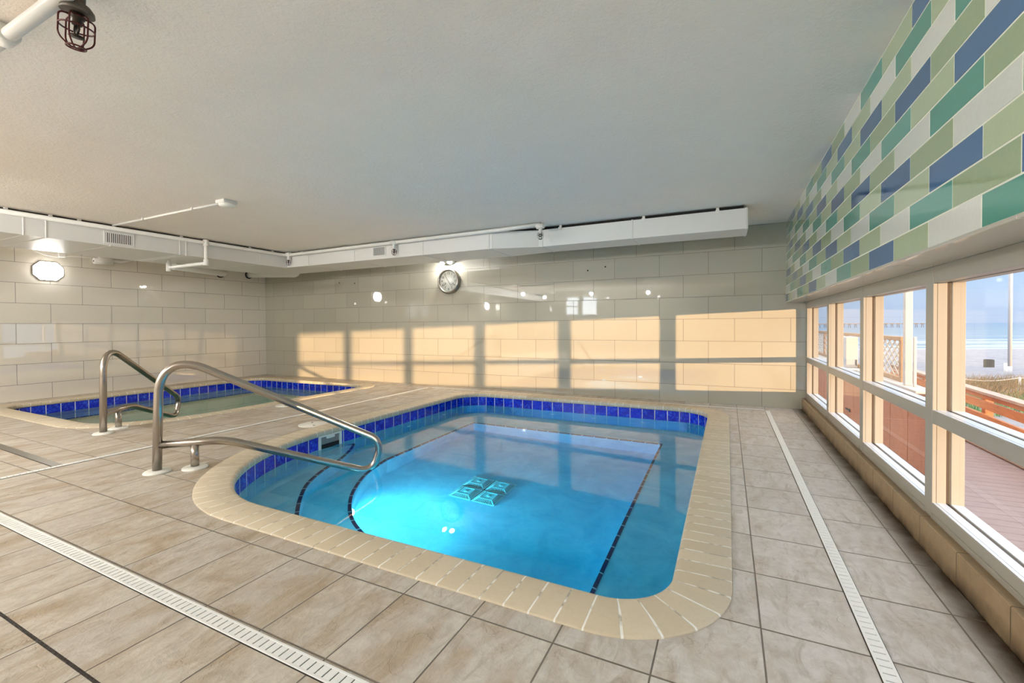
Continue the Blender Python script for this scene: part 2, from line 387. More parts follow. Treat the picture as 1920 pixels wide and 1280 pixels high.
# ---- pool outlines
def rrect(x0, y0, x1, y1, rad, n=18, seg=.12):
    # rad: dict of corner -> (ax, ay); counter-clockwise from front-left, returns list of (x, y)
    P = []
    def arc(cx, cy, ax, ay, a0):
        for i in range(n+1):
            a = math.radians(a0+90*i/n); P.append((cx+ax*math.cos(a), cy+ay*math.sin(a)))
    a = rad['fl']; arc(x0+a[0], y0+a[1], a[0], a[1], 180)
    a = rad['fr']; arc(x1-a[0], y0+a[1], a[0], a[1], 270)
    a = rad['br']; arc(x1-a[0], y1-a[1], a[0], a[1], 0)
    a = rad['bl']; arc(x0+a[0], y1-a[1], a[0], a[1], 90)
    out = []
    for i, q in enumerate(P):
        r = P[(i+1) % len(P)]; L = math.dist(q, r); k = max(1, round(L/seg))
        for j in range(k): out.append((q[0]+(r[0]-q[0])*j/k, q[1]+(r[1]-q[1])*j/k))
    return out
def offset(P, d):   # outward for counter-clockwise loops
    out = []; n = len(P)
    for i in range(n):
        a, b, c = Vector(P[i-1]), Vector(P[i]), Vector(P[(i+1) % n])
        t1 = (b-a); t2 = (c-b)
        t1 = t1.normalized() if t1.length > 1e-7 else t2.normalized(); t2 = t2.normalized() if t2.length > 1e-7 else t1
        nr = Vector((t1.y+t2.y, -(t1.x+t2.x))).normalized(); out.append((b.x+nr.x*d, b.y+nr.y*d))
    return out
P1 = rrect(-3.75, 1.73, -.212, 6.075, dict(fl=(1.2, 1.62), fr=(.25, .26), br=(.4, .38), bl=(.36, .36)))
P2 = rrect(-9.02, 2.37, -5.87, 6.07, dict(fl=(.3, .3), fr=(.75, 1.15), br=(.3, .3), bl=(.35, .35)))
CW = .232
def cumlen(P):
    L = [0]
    for i in range(len(P)): L.append(L[-1]+math.dist(P[i], P[(i+1) % len(P)]))
    return L
def ring(m, P, prof, pitch, closed=True):
    """sweep prof [(offset outward, z)] along P with u = running brick index"""
    mid = offset(P, .11); L = cumlen(mid); tot = L[-1]; N = max(1, round(tot/pitch)); k = N/tot
    rows = [offset(P, d) if abs(d) > 1e-6 else P for d, z in prof]; b = len(m.v); n = len(P)
    for r, (d, z) in zip(rows, prof):
        for x, y in r: m.v.append(Vector((x, y, z)))
    for j in range(len(prof)-1):
        for i in range(n if closed else n-1):
            i2 = (i+1) % n; u0, u1 = L[i]*k, L[i+1]*k
            m.face([b+j*n+i, b+j*n+i2, b+(j+1)*n+i2, b+(j+1)*n+i], [(u0, j), (u1, j), (u1, j+1), (u0, j+1)], smooth=True)
def fill_loops(outer, holes, z, mat, name, thick=.06):
    bm = bmesh.new(); edges = []
    for L in [outer]+holes:
        vs = [bm.verts.new((x, y, z)) for x, y in L]
        for i in range(len(vs)): edges.append(bm.edges.new((vs[i], vs[(i+1) % len(vs)])))
    bmesh.ops.triangle_fill(bm, use_beauty=True, use_dissolve=False, edges=edges)
    bmesh.ops.recalc_face_normals(bm, faces=bm.faces)
    for f in bm.faces:
        if f.normal.z < 0: f.normal_flip()
    me = bpy.data.meshes.new(name); bm.to_mesh(me); bm.free(); me.materials.append(mat)
    o = bpy.data.objects.new(name, me); COL.objects.link(o)
    if thick:
        md = o.modifiers.new('solid', 'SOLIDIFY'); md.thickness = thick; md.offset = -1
    return o

# ------------------------------------------------------------------ room shell
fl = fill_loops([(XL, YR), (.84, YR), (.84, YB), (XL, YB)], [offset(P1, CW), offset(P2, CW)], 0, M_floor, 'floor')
tag(fl, kind='structure')
def struct(o, **k): return tag(o, kind='structure', **k)
struct(mb(M_ceil).box(XL, YR, ZC, 1.2, YB, ZC+.12).build('ceiling'))
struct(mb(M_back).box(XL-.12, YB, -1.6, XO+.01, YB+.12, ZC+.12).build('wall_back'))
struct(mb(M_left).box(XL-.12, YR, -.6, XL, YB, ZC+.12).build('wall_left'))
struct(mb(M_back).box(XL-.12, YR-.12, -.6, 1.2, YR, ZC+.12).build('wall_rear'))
# right wall: solid header box above the windows, tiled in coloured glass on the room side
hw = mb(M_grout); hw.box(XR+.0012, YR, ZH+.004, 1.2, YB, ZC)
SEQ = ['t', 'w', 'g', 'b', 'G']; TP, TH = .3855, .1017
for r in range(10):
    z0 = ZH+.002+r*TH; z1 = min(z0+TH, ZC-.002); tc_ = 1.59+.5766*r
    k0 = math.floor((YR-tc_)/TP)-1
    for k in range(k0, k0+40):
        c = tc_+k*TP; a, b = max(c-TP/2+.003, YR+.01), min(c+TP/2-.003, YB-.004)
        if b-a < .01: continue
        s = SEQ[k % 5]; rr = random.random() < .5
        mt = {'t': G_teal, 'w': G_white, 'g': G_green, 'b': G_blue, 'G': G_green}[s][int(rr)]
        hw.mat(mt).cbox(XR, a, z0+.003, XR+.01, b, z1-.003, .0008)
hw.mat(M_soffit)
for i in range(len(YBAY)-1):
    hw.cbox(XR+.004, YBAY[i+1]+.002, ZH-.006, XO+.02, (YBAY[i] if i else YB)-.002, ZH+.006, .0015)
hw.cbox(XR+.004, YR, ZH-.006, XO+.02, YBAY[-1]-.002, ZH+.006, .0015)
hw.mat(M_back).box(XW, YR, -.6, XO+.1, YBAY[-1]-.04, ZH-.006)
hw.mat(M_extw).box(XW+.02, YBAY[-1]-.04, -1.4, XO+.05, YB, .139)
struct(hw.build('wall_right'))
# kerb under the windows
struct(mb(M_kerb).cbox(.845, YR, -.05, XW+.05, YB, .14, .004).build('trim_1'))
# ------------------------------------------------------------------ windows
for i in range(6):
    y1, y0 = YBAY[i], YBAY[i+1]
    w = empty('window_%d' % (i+1), (XW, (y0+y1)/2, .14), kind='structure')
    f = mb(M_frame); c = .0025; mw = .042
    ya = y0+mw if i < 5 else y0+mw; yb = y1-mw if i else y1+.02
    # mullion standing at the near side, plus the jamb at the far wall on the first bay
    def upright(a, b):
        f.mat(M_frame).cbox(XW, a, .14, .939, b, ZH-.006, c); f.mat(M_gasket).box(.939, a+.004, .14, .956, b-.004, ZH-.006); f.mat(M_frame).cbox(.956, a, .14, XO, b, ZH-.006, c)
        f.mat(M_gasket).box(.9025, a-.0004, .14, .9040, b+.0004, ZH-.006)
    upright(y0-mw, y0+mw)
    if i == 0: upright(y1-.03, YB-.001)
    # sill, meeting rail and head, each in two halves either side of the glazing groove
    for za, zb in ((.14, .215), (.597, .662), (1.272, ZH-.006)):
        top = zb-.0015 if zb < 1 else zb
        f.mat(M_frame).cbox(XW+.0012, ya-.001, za, .939, yb+.001, top, .0015); f.mat(M_gasket).box(.939, ya, za+.003, .956, yb, zb-.006 if zb < 1 else zb-.001); f.mat(M_frame).cbox(.956, ya-.001, za, XO-.001, yb+.001, top, .0015)
        if zb < 1:
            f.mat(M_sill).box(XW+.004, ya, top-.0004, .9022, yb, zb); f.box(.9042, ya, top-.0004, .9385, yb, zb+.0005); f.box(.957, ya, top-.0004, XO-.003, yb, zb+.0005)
        else: f.mat(M_frame)
    f.mat(M_frame).cbox(XW-.004, ya, .14, XW+.004, yb, .165, .002)
    f.build('window_frame', w)
    for nm, za, zb in (('lower_pane', .216, .596), ('upper_pane', .663, 1.271)):
        mb(M_glass).box(.945, ya+.001, za, .949, yb-.001, zb).build(nm, w)

# ------------------------------------------------------------------ the two pools
ZWAT = -.178
def polyline_strip(m, pts, w0, w1, ztop, zbot, pitch):   # trim tiles: flat band on the nosing plus a short face
    L = [0]
    for a, b in zip(pts, pts[1:]): L.append(L[-1]+math.dist(a, b))
    n = len(pts); offs = []
    for d in (w0, w1):
        row = []
        for i in range(n):
            t = Vector(pts[min(i+1, n-1)])-Vector(pts[max(i-1, 0)]); t.normalize(); nr = Vector((t.y, -t.x)); row.append((pts[i][0]+nr.x*d, pts[i][1]+nr.y*d))
        offs.append(row)
    for i in range(n-1):
        u0, u1 = L[i]/pitch, L[i+1]/pitch; A, B = offs
        m.quad((*A[i], ztop), (*A[i+1], ztop), (*B[i+1], ztop), (*B[i], ztop), uv=[(u0, 0), (u1, 0), (u1, 1), (u0, 1)])
        m.quad((*A[i], ztop), (*A[i+1], ztop), (*A[i+1], zbot), (*A[i], zbot), uv=[(u0, 0), (u1, 0), (u1, 1), (u0, 1)])
def smooth_poly(pts, n=8):
    out = []
    for i in range(len(pts)-1):
        p0, p1, p2, p3 = [Vector(pts[min(max(j, 0), len(pts)-1)]) for j in (i-1, i, i+1, i+2)]
        for k in range(n):
            t = k/n; q = .5*((2*p1)+(p2-p0)*t+(2*p0-5*p1+4*p2-p3)*t*t+(3*p1-p0-3*p2+p3)*t**3); out.append(tuple(q))
    out.append(tuple(pts[-1])); return out
def pool(name, P, label, bench, zb, zf, mats, wmat, step=None):
    t = empty(name, (sum(x for x, y in P)/len(P), sum(y for x, y in P)/len(P), 0), label, 'pool')
    m = mb(M_coping)
    ring(m, P, [(.016, -.052), (.004, -.048), (0, -.036), (.0, -.018), (.004, -.002), (.014, .006), (.03, .008), (CW-.006, .008), (CW-.001, .003), (CW, -.05)], .104)
    m.build('coping', t)
    m = mb(M_band); ring(m, P, [(.012, -.05), (.012, -.208)], .1615); m.build('tile_band', t)
    # plaster basin: walls, bench, floor, step
    bm = MB().mat(mats); n = len(P)
    W_ = offset(P, .012)
    b = len(bm.v)
    for z in (-.208, zb):
        for x, y in W_: bm.v.append(Vector((x, y, z)))
    for i in range(n): bm.face([b+i, b+(i+1) % n, b+n+(i+1) % n, b+n+i], smooth=True)
    basin = bm.build('basin', t, fix=False)
    # bench top (ring between wall and bench line), riser and floor
    o = fill_loops(W_, [bench], zb, mats, 'bench', 0); o.parent = t; o.location = -t.location
    r = mb(mats)
    for i in range(len(bench)):
        a, c = bench[i], bench[(i+1) % len(bench)]; r.quad((*a, zb), (*c, zb), (*c, zf), (*a, zf))
    r.build('bench_riser', t)
    o = fill_loops(bench, [], zf, mats, 'pool_floor', 0); o.parent = t; o.location = -t.location
    m = mb(M_trim); bl = bench+[bench[0]]; polyline_strip(m, bl, -.003, .025, zb+.004, zb-.028, .155); m.build('nosing_tiles', t, fix=False)
    if step:
        pts, zs = step; s = mb(mats)
        far = [(-3.80, pts[0][1]+.25), (-3.8, 1.6), (pts[-1][0]+.2, 1.6)]
        s1 = fill_loops(pts+far[::-1], [], zs, mats, 'entry_step', 0); s1.parent = t; s1.location = -t.location
        for a, c in zip(pts, pts[1:]): s.quad((*a, zs), (*c, zs), (*c, zb), (*a, zb))
        s.build('entry_step_riser', t)
        m = mb(M_trim); polyline_strip(m, pts, -.003, .025, zs+.004, zs-.028, .155); m.build('nosing_tiles', t, fix=False)
    # water body
    wl = offset(P, .0118); w = MB().mat(wmat); b = len(w.v)
    for z in (ZWAT, zf-.05):
        for x, y in wl: w.v.append(Vector((x, y, z)))
    w.face(list(range(b, b+n))); w.face(list(range(b+2*n-1, b+n-1, -1)))
    for i in range(n): w.face([b+i, b+n+i, b+n+(i+1) % n, b+(i+1) % n])
    w.build('water', t)
    return t
arc2 = smooth_poly([(-3.25, 3.62), (-3.16, 3.27), (-3.04, 3.02), (-2.885, 2.785), (-2.714, 2.60), (-2.58, 2.49), (-2.41, 2.39), (-2.1, 2.26), (-1.8, 2.2)])
bench1 = arc2+[(-.70, 2.2), (-.70, 5.40), (-3.25, 5.40)]
arc1 = smooth_poly([(-3.80, 3.72), (-3.62, 3.48), (-3.47, 3.2), (-3.36, 2.9), (-3.205, 2.61), (-3.0, 2.375), (-2.79, 2.18), (-2.55, 1.98), (-2.3, 1.6)])
bench1 = bench1[::1]
pool1 = pool('swimming_pool', P1, 'blue heated pool with underwater light, tan brick coping and cobalt tile band', bench1, -.70, -1.10, M_plaster, M_water, (arc1, -.40))
bench2 = [(-8.62, 2.8), (-6.4, 2.8), (-6.27, 3.2), (-6.27, 5.67), (-8.62, 5.67)]
pool2 = pool('swimming_pool', P2, 'smaller greenish unlit pool in the far left corner beside the tiled wall', bench2, -.55, -.95, M_plaster2, M_water2)

# main drain grate on the pool floor: four raised pyramid covers with slots
g0 = empty('drain_grate', (-2.13, 3.72, -1.10), parent=pool1); g0.location = Vector((-2.13, 3.72, -1.10))-pool1.location
g0['label'] = 'square four panel white grate on the pool floor'
gm = mb(M_plastic)
for ix in (-1, 1):
    for iy in (-1, 1):
        cx, cy, hs = -2.13+ix*.125, 3.72+iy*.125, .115
        for k in range(4):
            a = k*math.pi/2; R_ = Matrix.Translation((cx, cy, -1.10)) @ Matrix.Rotation(a, 4, 'Z')
            for j in range(12):
                x = -hs+.018*j+.016; ht = min(1, (hs-abs(x))/.05)
                gm.bar(R_ @ Vector((x, -hs, .004)), R_ @ Vector((x*.62, -hs*.55, .045)), .006, .004)
            gm.bar(R_ @ Vector((-hs, -hs, .004)), R_ @ Vector((hs, -hs, .004)), .012, .008)
            gm.bar(R_ @ Vector((-hs*.55, -hs*.55, .045)), R_ @ Vector((hs*.55, -hs*.55, .045)), .01, .008)
            gm.bar(R_ @ Vector((-hs, -hs, .004)), R_ @ Vector((-hs*.55, -hs*.55, .045)), .01, .008)
        gm.lathe([(0, .05), (.02, .05), (.022, .046), (.022, .042)], 16, Matrix.Translation((cx, cy, -1.10)))
        gm.cbox(cx-hs*.5, cy-hs*.5, -1.062, cx+hs*.5, cy+hs*.5, -1.057, .001)
o = gm.build('grate_panels', None); o.parent = g0; o.location = (2.13, -3.72, 1.10)
o = mb(M_dark).box(-2.13-.235, 3.72-.235, -1.099, -2.13+.235, 3.72+.235, -1.095).build('sump_plate'); o.parent = g0; o.location = (2.13, -3.72, 1.10)
# underwater light on the step riser
LP = Vector((-2.725, 2.60, -.79)); LD = Vector((.62, .78, -.05)).normalized()
Ml = LD.to_track_quat('Z', 'Y').to_matrix().to_4x4(); Ml.translation = LP
ul = mb(M_plastic).lathe([(.06, -.03), (.06, .010), (.052, .014), (.048, .010)], 28, Ml, cap=False).build('pool_light', pool1)
ll = mb(M_uwlens).lathe([(.048, .010), (.044, .02), (.028, .03), (0, .034)], 28, Ml).build('pool_light_lens'); ll.parent = ul; ll.location = (0, 0, 0)
pl = bpy.data.lights.new('pool_lamp', 'AREA'); pl.shape = 'DISK'; pl.size = .10; pl.energy = 27; pl.color = (.92, .97, 1); pl.spread = math.radians(170)
po = bpy.data.objects.new('pool_lamp', pl); COL.objects.link(po); po.location = LP+LD*.045
po.rotation_euler = (LD+Vector((0, 0, -.35))).to_track_quat('-Z', 'Y').to_euler()
# unseen second light, added below the front coping to brighten the basin
LP2 = Vector((-1.98, 1.722, -.5)); Mq = Vector((0, 1, 0)).to_track_quat('Z', 'Y').to_matrix().to_4x4(); Mq.translation = LP2
ul2 = mb(M_plastic).lathe([(.075, -.01), (.075, .012), (.06, .018), (.055, .012)], 28, Mq, cap=False).build('pool_light', pool1)
ll2 = mb(M_uwlens).lathe([(.055, .012), (.05, .022), (.03, .028), (0, .03)], 28, Mq).build('pool_light_lens'); ll2.parent = ul2
pl2 = bpy.data.lights.new('pool_lamp', 'AREA'); pl2.shape = 'DISK'; pl2.size = .10; pl2.energy = 18; pl2.color = (.92, .97, 1); pl2.spread = math.radians(175)
po2 = bpy.data.objects.new('pool_lamp', pl2); COL.objects.link(po2); po2.location = LP2+Vector((0, .045, 0)); po2.rotation_euler = Vector((0, 1, -.05)).to_track_quat('-Z', 'Y').to_euler()
# return jets under the band on the back and left wall of the pool
for x in (-2.945, -2.312, -1.693, -1.023):
    Mj = Matrix.Translation((x, 6.084, -.42)) @ Matrix.Rotation(math.pi/2, 4, 'X')
    mb(M_plastic).lathe([(.038, 0), (.038, .006), (.03, .01), (.016, .01), (.014, .002), (0, .002)], 22, Mj).build('return_jet', pool1)
for y in (4.6, 5.4):
    Mj = Matrix.Translation((-3.76, y, -.42)) @ Matrix.Rotation(math.pi/2, 4, 'Y')
    mb(M_plastic).lathe([(.038, 0), (.038, .006), (.03, .01), (.016, .01), (.014, .002), (0, .002)], 22, Mj).build('return_jet', pool1)
# skimmer mouth set in the tile band of the left wall
sk = mb(M_plastic)
for a in ((3.17, -.052, 3.20, -.20), (3.44, -.052, 3.47, -.20), (3.17, -.06, 3.47, -.046)):
    sk.cbox(-3.775, a[0], min(a[1], a[3]), -3.742, a[2], max(a[1], a[3]), .002)
sk.mat(M_silver).cbox(-3.766, 3.20, -.14, -3.756, 3.44, -.058, .002)
sk.mat(M_dark).box(-3.764, 3.20, -.20, -3.754, 3.44, -.138)
sk.mat(M_plastic).cbox(-3.76, 3.27, -.085, -3.735, 3.37, -.06, .003)
sk.build('skimmer', pool1)

# ------------------------------------------------------------------ slot drains in the floor
def drain(label, a, b, w, slot=True, name='slot_drain'):
    a, b = Vector((*a, 0)), Vector((*b, 0)); d = (b-a); L = d.length; d.normalize(); sd = Vector((-d.y, d.x, 0))
    Mx = Matrix((d, sd, Vector((0, 0, 1)))).transposed().to_4x4(); Mx.translation = a
    t = empty(name, a, label, 'floor drain')
    mb(M_dark).box(0, -w/2-.003, -.001, L, w/2+.003, .0012, Mx).build('channel', t)
    g = mb(M_drain if slot else M_silver)
    if not slot: g.cbox(0, -w/2, .001, L, w/2, .005, .001, Mx)
    else:
        e_ = w*.16
        for s in (-1, 1):
            y0, y1 = (s*w/2, s*(w/2-e_)) if s < 0 else (w/2-e_, w/2)
            g.cbox(0, y0, .001, L, y1, .005, .0008, Mx)
        p = .033; n = int(L/p)
        for i in range(n): g.box(i*p, -w/2+e_, .002, i*p+p*.84, w/2-e_, .0045, Mx)
    g.build('slotted_cover' if slot else 'steel_cover', t)
    return t
drain('white slotted drain running along the floor in the near left foreground', (-6.2, .968), (.42, .968), .058)
drain('white slotted drain running along the window side of the big pool', (.447, -.4), (.447, 6.31), .05)
drain('white slotted drain crossing the floor between the two pools', (-4.70, 1.0), (-4.70, 6.31), .046)
drain('white slotted drain along the back wall behind the big pool', (-4.67, 6.335), (.42, 6.335), .034)
drain('smooth grey metal drain cover joining from the left edge', (-7.3, 1.60), (-4.73, 1.54), .06, False)
# round skimmer lids
for (x, y, r), lb in (((-4.115, 3.41, .15), 'round white plastic lid in the floor beside the big pool coping'), ((-5.46, 4.08, .13), 'round white plastic lid in the floor beside the smaller pool')):
    t = empty('skimmer_lid', (x, y, 0), lb, 'lid', 'skimmer lids in the floor')
    mb(M_plastic).lathe([(r, -.002), (r, .004), (r-.006, .006), (r-.012, .004), (r-.016, .006), (0, .007)], 40, Matrix.Translation((x, y, 0))).build('lid_disc', t)
    for s in (-1, 1): mb(M_dark).lathe([(.012, .006), (.012, .0085), (0, .0085)], 12, Matrix.Translation((x+s*r*.45, y-s*r*.3, 0))).build('finger_hole', t)

# ------------------------------------------------------------------ handrails
def fillet(pts, tl, n=10):
    out = [pts[0]]
    for i in range(1, len(pts)-1):
        a, b, c = Vector(pts[i-1]), Vector(pts[i]), Vector(pts[i+1]); t = tl[i-1]
        if t <= 0: out.append(tuple(b)); continue
        p0 = b+(a-b).normalized()*t; p3 = b+(c-b).normalized()*t; p1 = p0+(b-p0)*.6; p2 = p3+(b-p3)*.6
        for k in range(n+1):
            u = k/n; q = p0*(1-u)**3+p1*3*u*(1-u)**2+p2*3*u*u*(1-u)+p3*u**3; out.append(tuple(q))
    out.append(pts[-1]); return out
def handrail(base, d, label, prof=None, tl=(.335, .115, .115, .09)):
    d = Vector((*d, 0)).normalized(); B = Vector((*base, 0)); t = empty('handrail', B, label, 'handrail', 'pool handrails')
    up = lambda s, z: tuple(B+d*s+Vector((0, 0, z)))
    pr = fillet(prof or [(0, .0), (.025, .915), (1.625, .058), (1.54, -.212), (.43, .197), (.02, .203)], list(tl), 14)
    mb(M_steel).tube([up(s, z) for s, z in pr], .030, 20).build('rail_tube', t)
    mb(M_steel).tube([up(.236, 0), up(.236, .2)], .028, 20).build('support_post', t)
    for s in (0, .236):
        q = up(s, 0); mb(M_plastic).lathe([(.086, -.002), (.086, .006), (.078, .014), (.04, .018), (.0315, .018)], 32, Matrix.Translation(q)).build('escutcheon', t)
    return t
handrail((-3.83, 1.79), (.647, .763), 'nearer stainless steel handrail curving down into the lit blue pool')
handrail((-5.735, 2.214), (math.cos(math.radians(128)), math.sin(math.radians(128))), 'farther stainless steel handrail at the smaller pool by the left wall',
         [(0, 0), (.02, .925), (1.475, .135), (1.385, -.105), (.46, .207), (.02, .207)], (.30, .105, .105, .09))

# ------------------------------------------------------------------ ductwork
def vent(m_side, t, o, ux, w, h, n, tilt=.0, nrm=Vector((0, -1, 0))):
    o = Vector(o); ux = Vector(ux); uz = Vector((0, 0, 1)); Mx = Matrix((ux, uz, nrm)).transposed().to_4x4(); Mx.translation = o
    v = mb(M_duct); b = .022
    v.cbox(-w/2-b, -h/2-b, 0, w/2+b, -h/2, .006, .001, Mx); v.cbox(-w/2-b, h/2, 0, w/2+b, h/2+b, .006, .001, Mx)
    v.cbox(-w/2-b, -h/2, 0, -w/2, h/2, .006, .001, Mx); v.cbox(w/2, -h/2, 0, w/2+b, h/2, .006, .001, Mx)
    for i in range(n): x = -w/2+w*(i+.5)/n; v.cbox(x-w/n*.22, -h/2, .001, x+w/n*.22, h/2, .007, .0006, Mx)
    g = v.build('vent_grille', t); k = mb(M_dark).box(-w/2, -h/2, .0004, w/2, h/2, .002, Mx).build('vent_opening'); k.parent = g
def seam(m, pts, w=.012):
    for a, b in zip(pts, pts[1:]): m.bar(a, b, w, .004)
# back duct
t = empty('air_duct', (-3.3, 5.5, ZC-.04), 'long white sheet metal duct under the ceiling along the back wall', 'duct')
m = mb(M_duct); za, zb_ = 2.115, 2.338
m.cbox(-2.25, 5.43, za, .20, 5.89, zb_, .003); m.cbox(-8.2, 5.25, za, -2.85, 5.97, zb_, .003)
b = len(m.v)
for x, y in ((-2.85, 5.25), (-2.25, 5.43), (-2.25, 5.89), (-2.85, 5.97)):
    for z in (za, zb_): m.v.append(Vector((x, y, z)))
for f in ((0, 2, 3, 1), (2, 4, 5, 3), (4, 6, 7, 5), (6, 0, 1, 7), (0, 6, 4, 2), (1, 3, 5, 7)): m.face([b+i for i in f])
m.build('duct_body', t)
m = mb(M_dark); m.box(-8.1, 5.30, zb_+.001, -2.85, 5.9, ZC-.001); m.box(-2.85, 5.47, zb_+.001, .16, 5.85, ZC-.001); m.build('gap_shade_filler', t)  # dark filler added so the shaded gap above the duct reads black
for x, y0, y1 in ((-1.03, 5.43, 5.89), (.18, 5.43, 5.89), (-2.2, 5.43, 5.89), (-2.9, 5.25, 5.97), (-4.0, 5.25, 5.97), (-5.35, 5.25, 5.97), (-6.4, 5.25, 5.97)):
    mb(M_duct).cbox(x-.009, y0-.006, za-.006, x+.009, y1, zb_+.004, .002).build('seam_strip', t)
vent(None, t, (-4.83, 5.249, 2.235), (1, 0, 0), .23, .12, 14)
for x in (-6.6, -5.6, -4.3, -3.2, -1.95, -.9, -.1):
    y = 5.43 if x > -2.25 else 5.25; m = mb(M_pvc)
    m.cbox(x-.015, y+.02, zb_-.01, x+.015, y+.05, ZC, .002); m.cbox(x-.02, y-.004, zb_-.03, x+.02, y+.03, zb_+.012, .002)
    m.build('hanger', t)
# left duct
t = empty('air_duct', (-7.5, 2, ZC-.04), 'long white sheet metal duct under the ceiling along the left wall', 'duct')
m = mb(M_duct); m.cbox(-8.15, YR+.02, 2.105, -6.93, 5.245, zb_, .003); m.build('duct_body', t)
mb(M_dark).box(-8.1, YR+.04, zb_+.001, -6.985, 5.29, ZC-.001).build('gap_shade_filler', t)  # dark filler standing in for the shade over the left duct
for y in (2.02, 2.20, 2.78, 3.56, 3.64, 4.75, 1.0): mb(M_duct).cbox(-8.15, y-.006, 2.100, -6.926, y+.006, zb_+.003, .002).build('seam_strip', t)
vent(None, t, (-6.929, 2.868, 2.205), (0, -1, 0), .27, .118, 14, nrm=Vector((1, 0, 0)))
for y in (1.9, 2.25, 2.5, 3.6, 4.6, 5.0):
    m = mb(M_pvc); m.cbox(-6.98, y-.015, zb_-.01, -6.95, y+.015, ZC, .002); m.cbox(-6.95, y-.03, zb_-.035, -6.915, y+.03, zb_+.01, .002); m.build('hanger', t)
# sprinkler pipe along both ducts (one run)
t = empty('sprinkler_pipe', (-6.85, 5.16, 2.31), 'white sprinkler pipe running along the front of both ducts', 'pipe')
YP, XP = 5.19, -6.875
mb(M_pvc).tube(fillet([(XP, -3.0, 2.318), (XP, YP, 2.318), (-2.66, YP, 2.34), (-2.12, YP, 2.352)], [.09, .05], 8), .026, 14).build('pipe_run', t)
for x in (-6.82, -4.487, -2.125):
    m = mb(M_pvc); m.tube([(x, YP, 2.33), (x, YP, 2.232)], .022, 14); m.tube([(x, YP, 2.30), (x, YP, 2.35)], .036, 14); m.tube([(x-.05, YP, 2.33), (x+.05, YP, 2.33)], .033, 14)
    m.build('drop_nipple', t)
m = mb(M_pvc)
m.tube(fillet([(XP, 3.876, 2.318), (XP, 3.876, 2.02), (-7.6, 3.75, 1.985), (-7.6, 3.75, 2.1)], [.03, .0], 6), .025, 14)
m.tube([(XP, 3.876, 2.27), (XP, 3.876, 2.36)], .036, 14); m.tube([(XP, 3.876, 1.985), (XP, 3.876, 2.075)], .036, 14); m.tube([(-7.6, 3.75, 1.93), (-7.6, 3.75, 2.06)], .036, 14)
m.build('branch_pipe', t)
def sprinkler(x, y, z, label, sc=1.0, cage=M_red, plate=False, tilt=0, grp='caged sprinkler heads along the duct'):
    t = empty('fire_sprinkler', (x, y, z), label, 'sprinkler', grp)
    Mx = Matrix.Translation((x, y, z)) @ Matrix.Rotation(tilt, 4, 'Y') @ Matrix.Diagonal((sc, sc, sc, 1))
    m = mb(M_bronze).lathe([(.016, 0), (.016, -.014), (.011, -.016), (.011, -.03)], 14, Mx)
    for s in (-1, 1): m.tube([Mx @ Vector(q) for q in ((s*.009, 0, -.026), (s*.013, 0, -.042), (s*.003, 0, -.058))], .003*sc, 6)
    m.tube([Mx @ Vector((0, 0, -.03)), Mx @ Vector((0, 0, -.056))], .0025*sc, 6)
    m.lathe([(0, -.056), (.016, -.058), (.017, -.061), (0, -.061)], 16, Mx); m.build('sprinkler_body', t)
    c = mb(cage); r = .0022*sc
    for k in range(3):
        a = k*math.pi/3+.3; u = Vector((math.cos(a), math.sin(a), 0))
        c.tube([Mx @ q for q in [Vector(v_) for v_ in fillet([tuple(-u*.014+Vector((0, 0, -.008))), tuple(-u*.036+Vector((0, 0, -.010))), tuple(-u*.036+Vector((0, 0, -.07))), tuple(-u*.012+Vector((0, 0, -.09))), tuple(u*.012+Vector((0, 0, -.09))), tuple(u*.036+Vector((0, 0, -.07))), tuple(u*.036+Vector((0, 0, -.010))), tuple(u*.014+Vector((0, 0, -.008)))], [.01, .012, .008, .008, .012, .01], 4)]], r, 6)
    for rr, z_ in ((.036, -.038), (.015, -.008), (.02, -.088)):
        c.tube([Mx @ Vector((rr*math.cos(a*math.pi/12), rr*math.sin(a*math.pi/12), z_)) for a in range(24)], r, 6, closed=True)
    c.build('wire_cage', t)
    if plate:
        mb(M_plate).lathe([(.036, 0), (.035, .010), (.026, .022), (.016, .028), (.016, .062)], 26, Mx).build('cover_plate', t)
    return t
sprinkler(-6.82, YP, 2.232, 'small caged sprinkler head at the corner where the two ducts meet', 1.0)
sprinkler(-4.487, YP, 2.232, 'small caged sprinkler head on the back duct near its vent grille', 1.0)
sprinkler(-2.125, YP, 2.255, 'small caged sprinkler head on the back duct right of the clock', 1.0, M_bronze)
sprinkler(-2.24, .81, 2.285, 'big looking sprinkler head in a red wire cage under the near ceiling', 1.42, M_red, True, .12, 'caged sprinkler head under the ceiling')
# pipe crossing the ceiling in the top left corner
t = empty('ceiling_pipe', (-2.6, .76, 2.33), 'white pipe with coupling under the ceiling in the top left corner', 'pipe')
mb(M_pvc).tube([(-5.8, .768, 2.325), (-1.4, .768, 2.325)], .026, 18).build('pipe_run', t)
m = mb(M_pvc).tube([(-2.80, .768, 2.325), (-2.73, .768, 2.325)], .036, 18); m.tube([(-2.765, .768, 2.325), (-2.765, .70, 2.325)], .02, 14); m.cbox(-2.775, .73, 2.345, -2.755, .80, ZC, .002)
m.build('coupling', t)
